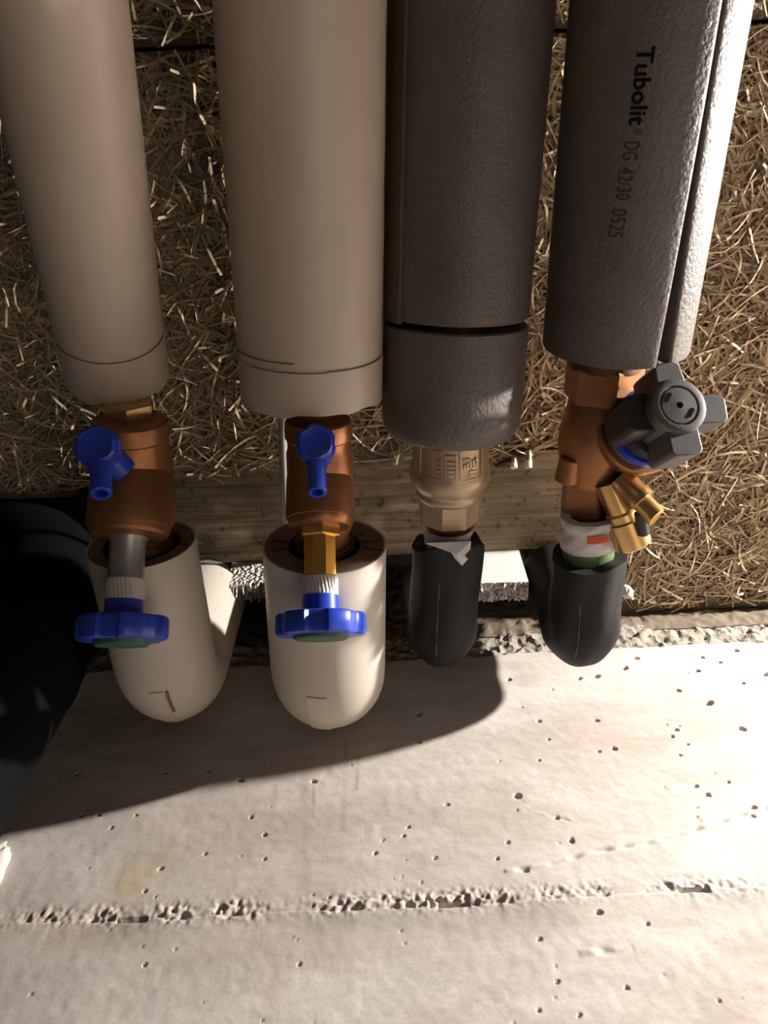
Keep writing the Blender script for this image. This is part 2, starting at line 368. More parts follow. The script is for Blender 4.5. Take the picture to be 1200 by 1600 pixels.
# ------------------------------------------------------------------ setting: ceiling of wood-wool boards
ceil = mk('ceiling', *box(-1.6, 1.6, -2.2, YW + .2, .80, .95), M['slab'], None, smooth=False); ceil['kind'] = 'structure'; ceil['label'] = 'concrete slab carrying the wood-wool boards'
YJ, YP, XP = -.066, .276, .234     # joint between two boards, front edge of the plank, right end of the plank
XL = -.280                          # left end of the plank
def board(name, poly):
    V, F = prism(poly, (0, 0, ZC), (1, 0, 0), (0, 1, 0), (0, 0, 1), .12); return mk(name, V, F, M['cement'], ceil, smooth=False)
b1 = board('wood_wool_board', [(-1.6, YJ + .001), (1.6, YJ + .001), (1.6, .4625), (XP + .002, .4625), (XP, YP - .006), (XL, YP + .004), (-.300, .300), (-1.6, .298)])
b2 = board('wood_wool_board', [(-1.6, -2.2), (1.6, -2.2), (1.6, YJ - .002), (-1.6, YJ - .002)])
def strands(name, n, inside, xr, yr, parent, dens=None):
    K = 7; cx = rng.uniform(*xr, n * 2); cy = rng.uniform(*yr, n * 2); L = rng.uniform(.018, .075, n * 2); a = rng.uniform(0, 2 * pi, n * 2); kap = rng.normal(0, 14, n * 2)
    s = np.linspace(-.5, .5, K)[None] * L[:, None]; th = a[:, None] + kap[:, None] * s + rng.normal(0, 60, n * 2)[:, None] * s * s * 4
    ds = (L / (K - 1))[:, None]; x = cx[:, None] + np.cumsum(np.cos(th) * ds, 1) - np.cos(a)[:, None] * L[:, None] / 2; y = cy[:, None] + np.cumsum(np.sin(th) * ds, 1) - np.sin(a)[:, None] * L[:, None] / 2
    ok = inside(x, y).all(1); keep = np.where(ok)[0][:n]
    x, y, th, L = x[keep], y[keep], th[keep], L[keep]; m = len(keep)
    lay = rng.random(m) ** 1.3; z0 = ZC + .002 - lay * .011
    z = z0[:, None] + rng.normal(0, .035, m)[:, None] * s[keep] + rng.normal(0, .0012, m)[:, None] * np.sin(np.linspace(0, pi * 2, K))[None] - (rng.random(m) < .05)[:, None] * np.abs(np.linspace(-1, 1, K))[None] ** 3 * .006
    z = np.minimum(z, ZC + .004)
    w = rng.uniform(.0006, .00125, m)[:, None]; tw = rng.normal(0, .55, m)[:, None] + np.linspace(-.5, .5, K)[None] * rng.normal(0, .9, m)[:, None]
    nx, ny = -np.sin(th), np.cos(th); ox, oy, oz = nx * np.cos(tw) * w, ny * np.cos(tw) * w, np.sin(tw) * w
    A = np.stack([x + ox, y + oy, z + oz], -1); B = np.stack([x - ox, y - oy, z - oz], -1)
    V = np.stack([A, B], 2).reshape(-1, 3); V[:, 2] += CZ
    base = (np.arange(m) * K * 2)[:, None]; i = (np.arange(K - 1) * 2)[None]; q = base + i
    Fq = np.stack([q, q + 1, q + 3, q + 2], -1).reshape(-1, 4); nf = len(Fq)
    V = V - ROOT[parent.name]
    me = bpy.data.meshes.new(name); me.vertices.add(len(V)); me.vertices.foreach_set('co', V.ravel()); me.loops.add(nf * 4); me.loops.foreach_set('vertex_index', Fq.ravel())
    me.polygons.add(nf); me.polygons.foreach_set('loop_start', np.arange(nf) * 4); me.polygons.foreach_set('use_smooth', np.ones(nf, bool)); me.update(calc_edges=True)
    at = me.attributes.new('tone', 'FLOAT', 'POINT'); at.data.foreach_set('value', np.repeat(np.clip(rng.normal(.5, .26, m), 0, 1), K * 2))
    me.materials.append(M['strand']); o = bpy.data.objects.new(name, me); COL.objects.link(o); o.parent = parent; o['kind'] = 'stuff'; ROOT[o.name] = ROOT[parent.name]
    return o
def in1(x, y):
    wob = .004 * np.sin(x * 70) + .003 * np.sin(x * 173 + 1)
    edge = np.where(x > XP, .458 + wob * .5, np.where(x > XL, YP + (x - XP) * -.03 - .002 + wob, .295 + wob * .4)); return (y < edge) & (y > YJ + .001)
def in2(x, y): return y < YJ - .001
strands('wood_strands', 38000, in1, (-.56, .66), (YJ, .45), b1)
strands('wood_strands', 13000, in2, (-.45, .55), (-.36, YJ), b2)

# weathered timber plank let into the ceiling beside the slot
def build_plank():
    st = .0035; xs = np.arange(XL, XP + st * .5, st); ys = np.linspace(YP - .003, .3785, 30); X, Y = np.meshgrid(xs, ys)
    Z = ZC - .003 + (vnoise(X * .12, Y, 160, 31) - .5) * .0022 + (vnoise(X, Y, 60, 32) - .5) * .0012
    h, w = X.shape; V = list(np.stack([X, Y, Z], -1).reshape(-1, 3)); idx = np.arange(h * w).reshape(h, w)
    Fq = np.stack([idx[:-1, :-1], idx[:-1, 1:], idx[1:, 1:], idx[1:, :-1]], -1).reshape(-1, 4).tolist()
    ring = list(idx[0, :]) + list(idx[1:, -1]) + list(idx[-1, -2::-1]) + list(idx[-2:0:-1, 0]); n0 = len(V)
    for i in ring: V.append(np.array([V[i][0], V[i][1], ZC + .10]))
    R = len(ring)
    for k in range(R): Fq.append([ring[k], ring[(k + 1) % R], n0 + (k + 1) % R, n0 + k])
    Fq.append([n0 + k for k in range(R)])
    o = mk('timber_plank', V, Fq, M['plank'], None)
    return tag(o, 'weathered brown timber plank let into the ceiling beside the wall', 'plank')
build_plank()

# ------------------------------------------------------------------ pipe runs
def axis_frame(p0, p1):
    a = nrm(np.asarray(p1) - np.asarray(p0)); mid = (np.asarray(p0) + np.asarray(p1)) / 2
    ec = nrm(-(mid - a * (mid @ a))); er = np.cross(a, ec)
    if er[0] < 0: er = -er
    return a, ec, er
def near_end(P, Q, r, px, py):
    """point of the axis whose lowest surface point shows in picture row py"""
    a, ec, er = axis_frame(P, Q); lo, hi = -3.0, 4.0
    for _ in range(60):
        m = (lo + hi) / 2; c = np.asarray(P) + (np.asarray(Q) - np.asarray(P)) * m + ec * r
        if dep(c) > 0 and proj(c)[1] < py: lo = m
        else: hi = m
    return np.asarray(P) + (np.asarray(Q) - np.asarray(P)) * lo
def thick_tube(p0, p1, ro, ri, seg=64, ch=.0008, offs=None):
    L = np.linalg.norm(np.asarray(p1) - np.asarray(p0))
    n = 24; prof = [(0, ri), (0, ro)] + [(L * k / n, ro) for k in range(1, n)] + [(L - ch, ro), (L, ro - ch), (L, ri)]
    return lathe(p0, np.asarray(p1) - np.asarray(p0), prof, seg, loop=True)
def jag_tube(p0, p1, ro, ri, jag, seg=72):
    """tube whose far rim is cut unevenly"""
    p0 = np.asarray(p0, float); p1 = np.asarray(p1, float); path = [p0 + (p1 - p0) * t for t in np.linspace(0, 1, 26)]
    return sweep(path, ro, ri, seg, offend=jag)

# run 1: thin beige jacket, sloping
P1, Q1 = U(107.5, 150, d=.073 * FPX / 211), U(185.5, 600, d=.073 * FPX / 153)
P2, Q2 = U(468.5, 0, d=.101 * FPX / 273), U(487, 600, d=.100 * FPX / 218)
P3, Q3 = U(737.5, 0, d=.103 * FPX / 261), U(713, 480, d=.103 * FPX / 226)
P4, Q4 = U(1030.5, 0, d=.102 * FPX / 275), U(960.5, 540, d=.103 * FPX / 223)

def beige_run(P, Q, r, pend, pcuff, label, lines, back):
    E = near_end(P, Q, r, *pend); C = near_end(P, Q, r, *pcuff); a = nrm(E - P); S = P - a * back
    root = thing('pipe_insulation', label, 'pipe insulation', S, 'beige jacketed pipe runs')
    jag = lambda f: .0012 * sin(3 * f + 1) + .0008 * sin(7 * f) + .0006 * sin(13 * f + 2)
    mk('jacket', *jag_tube(S, C + a * .002, r, r - .0012, None), M['pvc'], root)
    mk('end_cuff', *jag_tube(C, E, r + .0006, r - .0012, jag), M['pvc_edge'], root)
    mk('foam_core', *jag_tube(S + a * .01, E - a * .004, r - .0014, .020, None), M['foam_brown'], root)
    mk('inner_pipe', *solid(S + a * .005, E + a * .02, .0195, seg=28), M['brass'], root)
    a_, ec, er = axis_frame(P, Q)
    for (py, f0, f1, w) in lines:
        c = near_end(P, Q, r, 0, py); n = 24; V, F = [], []
        rr = r + .0010
        for k in range(n + 1):
            f = f0 + (f1 - f0) * k / n
            for dt, dr in ((-w, -.0008), (-w * .4, 0), (w * .4, 0), (w, -.0008)): V.append(c + a * (dt + .0012 * k / n * .0) + (rr + dr) * (ec * cos(f) + er * sin(f)))
        for k in range(n):
            for j in range(3): F.append([k * 4 + j, k * 4 + j + 1, k * 4 + j + 5, k * 4 + j + 4])
        mk('pencil_line', V, F, M['pencil'], root)
    return E, a
E1, A1 = beige_run(P1, Q1, .0365, (186, 633), (180, 567), 'thin beige jacketed pipe run at the far left of the ceiling', [(567, -1.25, 1.25, .00022)], .30)
E2, A2 = beige_run(P2, Q2, .0502, (495, 653), (490, 584), 'thick beige jacketed pipe run with pencil lines near its end', [(584, -.9, .2, .00026), (582, .2, 1.25, .00020), (569.5, -1.3, -.22, .00035)], .30)

# run 3: grey foam with overlapping seam, and the separate end sleeve
R3 = .0515
E3 = near_end(P3, Q3, R3, 713, 512); A3 = nrm(E3 - P3); S3 = P3 - A3 * .25
root = thing('pipe_insulation', 'brown-grey foam pipe insulation in the middle with a straight overlap seam', 'pipe insulation', S3, 'grey foam pipe runs')
mk('jacket', *thick_tube(S3, E3, R3, R3 - .003, 72, .0015), M['foam_grey'], root)
mk('foam_core', *jag_tube(S3 + A3 * .01, E3 - A3 * .006, R3 - .0035, .024, None), M['foam_dark'], root)
a_, ec, er = axis_frame(P3, Q3); V, F = [], []; n = 14; K = 30
for i in range(K + 1):
    c = S3 + (E3 + A3 * .0015 - S3) * i / K
    for k in range(n + 1):
        f = radians(-46 - 50 * k / n); V.append(c + (R3 + .0018 * (1 - k / n) + .0002) * (ec * cos(f) + er * sin(f)))
    f = radians(-46); V.append(c + (R3 - .001) * (ec * cos(f) + er * sin(f)))
w = n + 2
for i in range(K):
    F.append([i * w + n + 1, i * w, (i + 1) * w, (i + 1) * w + n + 1])
    for k in range(n): F.append([i * w + k, i * w + k + 1, (i + 1) * w + k + 1, (i + 1) * w + k])
mk('overlap_seam', V, F, M['foam_grey'], root)
G3 = near_end(P3, Q3, R3 + .001, 713, 524)
T3 = near_end(P3, Q3, R3, 700, 714); L = np.linalg.norm(T3 - G3)
rt = thing('pipe_sleeve', 'short brown-grey foam sleeve with rounded end above the pale brass valve', 'pipe sleeve', G3)
V, F = lathe(G3, A3, [(0, .024), (0, R3 - .0008), (.001, R3 + .0004)] + [(L * k / 12, R3 + .0006) for k in range(1, 10)] + [(L - .012, R3), (L - .006, R3 - .0025), (L - .002, R3 - .007), (L, R3 - .013), (L - .001, .024)], 72, loop=True)
mk('foam_shell', V, F, M['foam_grey'], rt)
mk('inner_pipe', *solid(E3 - A3 * .05, T3 - A3 * .001, .0235, seg=28), M['brass_pale'], rt)

# run 4: grey foam split along its length, with printed text
R4 = .0513
E4 = near_end(P4, Q4, R4, 940, 577); A4 = nrm(E4 - P4); S4 = P4 - A4 * .25
root4 = thing('pipe_insulation', 'dark grey foam pipe insulation on the right with black print and open slit', 'pipe insulation', S4, 'grey foam pipe runs')
a_, ec4, er4 = axis_frame(P4, Q4)
def split_tube(S, E, ro, ri, phi, wfun, K=40, n=70):
    V, F = [], []
    for i in range(K + 1):
        t = i / K; c = S + (E - S) * t; w = wfun(t)
        arc = np.concatenate([[0, .0015, .004, .009], np.linspace(.02, 1 - .02, n), [1 - .009, 1 - .004, 1 - .0015, 1]]); drop = np.zeros(len(arc))
        drop[:3] = (.002, .0008, .0002); drop[-3:] = (.0002, .0008, .002)
        for u, dr in zip(arc, drop):
            f = phi + w + (2 * pi - 2 * w) * u; V.append(c + (ro - dr) * (ec4 * cos(f) + er4 * sin(f)))
        for u in arc[::-1]:
            f = phi + w + (2 * pi - 2 * w) * u; V.append(c + ri * (ec4 * cos(f) + er4 * sin(f)))
    m = len(V) // (K + 1)
    for i in range(K):
        for k in range(m): F.append([i * m + k, i * m + (k + 1) % m, (i + 1) * m + (k + 1) % m, (i + 1) * m + k])
    F.append(list(range(m))[::-1]); F.append([K * m + k for k in range(m)])
    return V, F
PHI4 = radians(40)
def slit(t): return .004 + .014 * max(0, (t - .45) / .55) + .085 * max(0, (t - .62) / .38) ** 1.6
V, F = split_tube(S4, E4, R4, .0225, PHI4, slit)
jk4 = mk('jacket', V, F, M['foam_grey'], root4, angle=50)
mk('inner_pipe', *solid(S4 + A4 * .005, E4 + A4 * .012, .0215, seg=28), M['bronze_dark'], root4)
def text_mesh(s, bold=0.0):
    cu = bpy.data.curves.new('txt', 'FONT'); cu.body = s; cu.resolution_u = 3; cu.offset = bold; ob = bpy.data.objects.new('txt', cu); COL.objects.link(ob)
    dg = bpy.context.evaluated_depsgraph_get(); me = ob.evaluated_get(dg).to_mesh()
    V = np.array([v.co[:] for v in me.vertices]); F = [list(p.vertices) for p in me.polygons]; ob.evaluated_get(dg).to_mesh_clear()
    bpy.data.objects.remove(ob); bpy.data.curves.remove(cu); return V, F
def print_on(txt, py0, py1, hpx, px0, px1, bold=0.0):
    V, F = text_mesh(txt, bold); lo, hi = V.min(0), V.max(0); out = []
    c0 = near_end(P4, Q4, R4, 0, py0); c1 = near_end(P4, Q4, R4, 0, py1); cm = (c0 + c1) / 2; hm = hpx * (dep(cm) - R4) / FPX
    phi = []
    for px, py, c in ((px0, py0, c0), (px1, py1, c1)):
        x, _ = proj(c); half = R4 * FPX / dep(c); phi.append(math.asin(max(-.95, min(.95, (px - x) / half))))
    full = hi[1] - min(lo[1], 0); full = max(full, .1)
    for k, dz in enumerate((0.0, .0003)):
        for v in V:
            u = (v[0] - lo[0]) / (hi[0] - lo[0]); h = (v[1] - (hi[1] + lo[1]) / 2) / (hi[1] - lo[1]) * hm
            f = phi[0] + (phi[1] - phi[0]) * u + h / R4
            out.append(c0 + (c1 - c0) * u + (R4 + .0001 + dz) * (ec4 * cos(f) + er4 * sin(f)))
    n = len(V); FF = [[i + n for i in f] for f in F]
    mk('printed_text', out, FF, M['print'] if bold else M['ink'], root4, smooth=False)
print_on('Tubolit', 72, 196, 27, 1012, 998, .022); print_on('®', 201, 211, 11, 1000, 999)
print_on('DG', 222, 250, 24, 992, 988); print_on('42/30', 262, 313, 24, 984, 978); print_on('0525', 328, 372, 24, 974, 967)

# ------------------------------------------------------------------ slanted shut-off valves with blue handwheels
def elbow_path(R, C, yv, Rb, ztop, n=14):
    """from rim centre R along the run through C, then bending upwards at depth yv"""
    d = nrm(np.array([C[0] - R[0], C[1] - R[1], 0])); Z = R[2]
    tl = (yv - R[1]) / d[1]; corner = R + d * tl; s0 = corner - d * Rb; pts = [R + (s0 - R) * k / 8 for k in range(9)]
    cc = s0 + np.array([0, 0, Rb])
    for k in range(1, n + 1):
        f = pi / 2 * k / n; pts.append(cc + d * Rb * sin(f) - np.array([0, 0, Rb]) * cos(f))
    e = pts[-1]
    for k in range(1, 9): pts.append(e + np.array([0, 0, ztop - e[2]]) * k / 8)
    return np.array(pts)
def handwheel(root, S, D, py_hub, py0, py1, py2, rad, hubr):
    """lobed wheel with hub and a flat cap; stations are picture rows along the stem"""
    E = S + D; q = [at_py(S, E, p) for p in (py_hub, py0, py1, py2)]; a = nrm(D)
    a_, e1, e2 = frame(a); t = [float((x - q[0]) @ a) for x in q]
    n = 96; V, F = [], []
    def lobe(f):
        u = min(1, max(0, (.5 + .5 * cos(6 * f) - .22) / .34)); return 1 - .12 * (1 - u * u * (3 - 2 * u))
    prof = [(0, 0, 0), (0, hubr - .001, 0), (.001, hubr, 0), (t[1] - .001, hubr * 1.02, 0), (t[1], hubr + .003, .0), (t[1] + .0004, rad - .004, .8), (t[1] + .0012, rad - .001, 1), (t[1] + .003, rad, 1), (t[2] - .003, rad, 1), (t[2] - .001, rad - .001, 1), (t[2], rad - .003, .9), (t[2] - .0005, rad * .6, .2), (t[2] - .0005, 0, 0)]
    wheel = lathe(q[0], a, [(0, 1e-9)], 3)
    rings = []
    for tt, r, lb in prof:
        if r < 1e-6: rings.append([len(V)]); V.append(q[0] + a * tt); continue
        row = []
        for k in range(n):
            f = 2 * pi * k / n + .26; rr = r * (1 + (lobe(f) - 1) * lb); row.append(len(V)); V.append(q[0] + a * tt + rr * (e1 * cos(f) + e2 * sin(f)))
        rings.append(row)
    for A, B in zip(rings, rings[1:]):
        for k in range(n):
            k2 = (k + 1) % n
            if len(A) == 1: F.append([A[0], B[k], B[k2]])
            elif len(B) == 1: F.append([A[k], B[0], A[k2]])
            else: F.append([A[k], B[k], B[k2], A[k2]])
    w = mk('handwheel', V, F, M['blue'], root, angle=30)
    mk('wheel_cap', *lathe(q[2] - a * .001, a, [(0, 0), (0, rad * .62), (t[3] - t[2], rad * .60), (t[3] - t[2] + .001, rad * .56), (t[3] - t[2] + .001, 0)], 48), M['green_cap'], w)
def test_plug(root, body, cap_px, cap_r, noz_px, noz_r, base_px):
    """blue drain plug: hexagonal cap turned to the viewer and a little open nozzle"""
    c0 = U(*base_px, d=body); c1 = U(*cap_px, d=body - .012); a = nrm(nrm(c1 - c0) * .35 - nrm(c1) * .65); top = c1 + a * .012
    r = cap_r * (body - .012) / FPX
    b = mk('drain_plug', *lathe(c1 - a * .005, a, [(0, 0), (0, r * .8), (.002, r * .98), (.006, r), (.012, r), (.0125, r * .9), (.0145, r * .86), (.0155, r * .78), (.0150, r * .72), (.0150, 0)], 48, rfun=lambda f: 1 - .08 * (abs(cos(3 * f)) ** 6)), M['blue'], root)
    mk('plug_neck', *solid(c0, c1 - a * .004, r * .62, r * .8, 24), M['blue'], b)
    n1 = U(*noz_px, d=body - .030); n0 = c1 - a * .002; nr = noz_r * (body - .03) / FPX; L = np.linalg.norm(n1 - n0)
    mk('nozzle', *lathe(n0, n1 - n0, [(0, 0), (0, nr * 1.1), (L * .45, nr * 1.12), (L * .5, nr), (L - .0006, nr), (L, nr * .93), (L, nr * .62), (L - .01, nr * .58), (L - .01, 0)], 28), M['blue'], b)
def slant_valve(label, ax0, ax1, zax, col_px, r_body, r_bon, s_px, w_px, rows, stem, neck_py):
    c0 = U(*col_px[0], z=zax); c1 = U(*col_px[1], z=zax); a = nrm(c1 - c0)
    root = thing('slanted_valve', label, 'valve', c1, 'bronze slanted-seat valves with blue handwheels')
    L = np.linalg.norm(c1 - c0); rb = r_body
    mk('body', *lathe(c0, a, [(0, 0), (0, rb * .90), (.001, rb * .95), (.006, rb * .98), (.012, rb * .98), (.0135, rb * .93), (.020, rb * .92), (.024, rb * .97), (L * .5, rb), (L * .8, rb * .96), (L * .9, rb * .8), (L + .016, rb * .74), (L + .016, 0)], 48), M['bronze'], root)
    S = U(*s_px, z=zax); k = -.757 / .653; r = ray(*w_px); dd = (S[1] - k * S[2]) / (r[1] - k * r[2]); W = r * dd; D = W - S; E = S + D; ad = nrm(D)
    q = lambda py: at_py(S, E, py)
    t = lambda py: float((q(py) - S) @ ad)
    tb = t(rows['bon'])
    mk('bonnet', *lathe(S, ad, [(0, 0), (0, r_bon * .9), (.006, r_bon * .98), (tb - .008, r_bon), (tb - .005, r_bon * .985), (tb - .0045, r_bon * .95), (tb - .001, r_bon * .93), (tb + .001, r_bon * .86), (tb + .0025, r_bon * .55), (tb + .0025, 0)], 48), M['bronze'], root)
    sr = stem['r']; t0, t1, t2 = t(rows['stem0']), t(rows['stem1']), t(rows['knurl'])
    if stem['hex']:
        mk('gland_nut', *solid(q(rows['nut0']), q(rows['nut1']), sr * 1.32, seg=6, ch=.0008, rot=.30), M['brass_gold'], root, angle=20)
        mk('stem', *solid(q(rows['stem0']), q(rows['stem1']), sr * 1.03, seg=8, ch=.0006, rot=.35), M['brass_gold'], root, angle=20)
    else:
        mk('stem', *lathe(q(rows['stem0']), ad, [(0, 0), (0, sr * 1.2), (.004, sr * 1.15), (.007, sr), (t1 - t0, sr * .98), (t1 - t0, 0)], 40), M['steel'], root)
    tw = lambda f: 1 + .025 * cos(36 * f)
    kn = MB(); nseg = 144; a_, e1, e2 = frame(ad); p0, p1 = q(rows['stem1']), q(rows['knurl']); rr = []
    for i in range(9):
        row = []
        for k2 in range(nseg):
            f = 2 * pi * k2 / nseg; rad = sr * 1.07 * (1 + .03 * cos(30 * f + i * .7) * (1 if 0 < i < 8 else 0)); row.append(len(kn.V)); kn.V.append(list(p0 + (p1 - p0) * i / 8 + rad * (e1 * cos(f) + e2 * sin(f))))
        rr.append(row)
    for A, B in zip(rr, rr[1:]):
        for k2 in range(nseg): kn.F.append([A[k2], B[k2], B[(k2 + 1) % nseg], A[(k2 + 1) % nseg]])
    kn.F.append(rr[0][::-1]); kn.F.append(rr[-1]); kn.mk('knurled_ring', M['knurl'], root)
    handwheel(root, S, D, rows['knurl'] - 2, rows['w0'], rows['w1'], rows['cap'], rows['wr'] * dep(W) / FPX, rows['hr'] * dep(W) / FPX)
    return root, c0, c1, a, S
v1, c10, c11, a1, S1 = slant_valve('left bronze slanted valve with grey stem and blue wheel before the black pipe', None, None, .510, ((203, 655), (222, 850)), .027, .029, (208, 735), (192, 975),
    dict(bon=836, stem0=832, stem1=906, knurl=938, w0=962, w1=1002, cap=1010, wr=70, hr=29), dict(hex=False, r=.0122), 0)
test_plug(v1, dep(S1) - .027, (156, 702), 35, (158, 772), 17, (196, 738))
mk('union_nut', *solid(U(199, 628, z=.524), U(203, 657, z=.524), .0185, seg=6, ch=.001, rot=.3), M['brass'], v1, angle=20)
v2, c20, c21, a2, S2 = slant_valve('bronze slanted valve with golden hexagonal stem and bright blue wheel', None, None, .503, ((497, 655), (506, 850)), .0240, .0236, (499, 735), (501, 975),
    dict(bon=822, nut0=814, nut1=840, stem0=838, stem1=902, knurl=931, w0=957, w1=994, cap=1000, wr=71, hr=29), dict(hex=True, r=.0112), 0)
test_plug(v2, dep(S2) - .024, (494, 697), 32, (496, 770), 15, (500, 720))
mk('union_nut', *solid(U(496, 632, z=.52), U(498, 660, z=.52), .019, seg=6, ch=.001, rot=.2), M['brass'], v2, angle=20)

# ------------------------------------------------------------------ beige elbow covers
def beige_elbow(label, rim_px, dir_px, z, r, ri, yv, Rb, ztop, slits):
    R = U(*rim_px, z=z); C = U(*dir_px, z=z); path = elbow_path(R, C, yv, Rb, ztop)
    root = thing('elbow_cover', label, 'elbow cover', (path[-1][0], path[-1][1], z - r), 'beige elbow covers')
    mk('shell', *sweep(path, r, r - .0015, 64), M['ivory'], root)
    d = nrm(path[1] - path[0]); core = path.copy(); core[0] = core[0] + d * .0008
    core_o = mk('foam_core', *sweep(core, r - .0016, ri, 64), M['foam_brown'], root)
    mk('inner_pipe', *sweep(np.vstack([path[0] - d * .004, path[1:]]), ri - .005, None, 32), M['bronze_dark'], root)
    a_, e1, e2 = frame(d)
    for ang, r0, r1 in slits:     # knife cuts in the foam face, opened a little
        u = e1 * cos(ang) + e2 * sin(ang); v = np.cross(u, d)
        pts = [R + d * .0006 + u * r0 + v * .0012, R + d * .0006 + u * r1, R + d * .0006 + u * r0 - v * .0012]
        V = pts + [p + d * .0015 - d * .0024 for p in pts]; F = [[0, 1, 2], [3, 5, 4], [0, 3, 4, 1], [1, 4, 5, 2], [2, 5, 3, 0]]
        mk('knife_cut', V, F, M['dplastic'], core_o, smooth=False)
    return root, path, d
el1, path1, d1 = beige_elbow('left beige elbow cover with a dark scratch, behind the darker blue wheel', (221, 848), (262, 1050), .510, .040, .0285, .405, .040, .655, [(.15, .029, .036)])
el2, path2, d2 = beige_elbow('wide beige elbow cover with cut brown foam face under the golden stem', (507, 850), (513, 1050), .505, .046, .0270, .408, .040, .655, [(-.12, .028, .041), (.22, .030, .044), (2.9, .028, .040), (3.3, .028, .039), (-.5, .03, .036)])
def patch_on(root, path, r, i0, i1, f0, f1, name, m, th=.0006):
    """thin strip lying on the outside of an elbow between path stations"""
    P = np.asarray(path); T = np.gradient(P, axis=0); T /= np.linalg.norm(T, axis=1)[:, None]; V, F = [], []; n = 6
    rows = []
    for dr in (th, -.0004):
        for i in range(i0, i1 + 1):
            a, e1, e2 = frame(T[i])
            for k in range(n + 1):
                f = f0 + (f1 - f0) * k / n; V.append(P[i] + (r + dr) * (e1 * cos(f) + e2 * sin(f)))
    m_ = i1 - i0 + 1; w = n + 1; top = lambda i, k: i * w + k; bot = lambda i, k: m_ * w + i * w + k
    for i in range(m_ - 1):
        for k in range(n): F.append([top(i, k), top(i, k + 1), top(i + 1, k + 1), top(i + 1, k)])
        for k in (0, n): F.append([top(i, k), top(i + 1, k), bot(i + 1, k), bot(i, k)])
    for i in (0, m_ - 1):
        for k in range(n): F.append([top(i, k), top(i, k + 1), bot(i, k + 1), bot(i, k)])
    return mk(name, V, F, m, root, angle=25)
BOT = -pi / 2   # angle of the underside in the sweep frame (checked below)
def under_angle(path, i):
    T = np.gradient(np.asarray(path), axis=0)[i]; a, e1, e2 = frame(T); v = -np.array([0, 0, 1.0]); return atan2(v @ e2, v @ e1)
ua = under_angle(path2, 4)
patch_on(el2, path2, .046, 9, 17, ua - .02, ua + .32, 'seam_tab', M['ivory'], .0009)
patch_on(el1, path1, .040, 9, 17, ua - .18, ua + .10, 'seam_tab', M['ivory'], .0008)
patch_on(el1, path1, .040, 9, 9 + 3, ua - .28, ua - .22, 'scratch', M['pencil'], .0009)
# grey foil wrapping where the covered pipes enter the slot
for root_, pth, r_ in ((el1, path1, .0385), (el2, path2, .044)):
    e = pth[-1]; mk('foil_wrap', *sweep([e + np.array([0, 0, z]) for z in np.linspace(-.012, .018, 8)], lambda i: r_ * (1 - .02 * i) + .0012 * sin(i * 2.3), .02, 40, rmod=lambda i, f: .0012 * sin(5 * f + i) + .0008 * sin(11 * f - 2 * i)), M['foil'], root_)

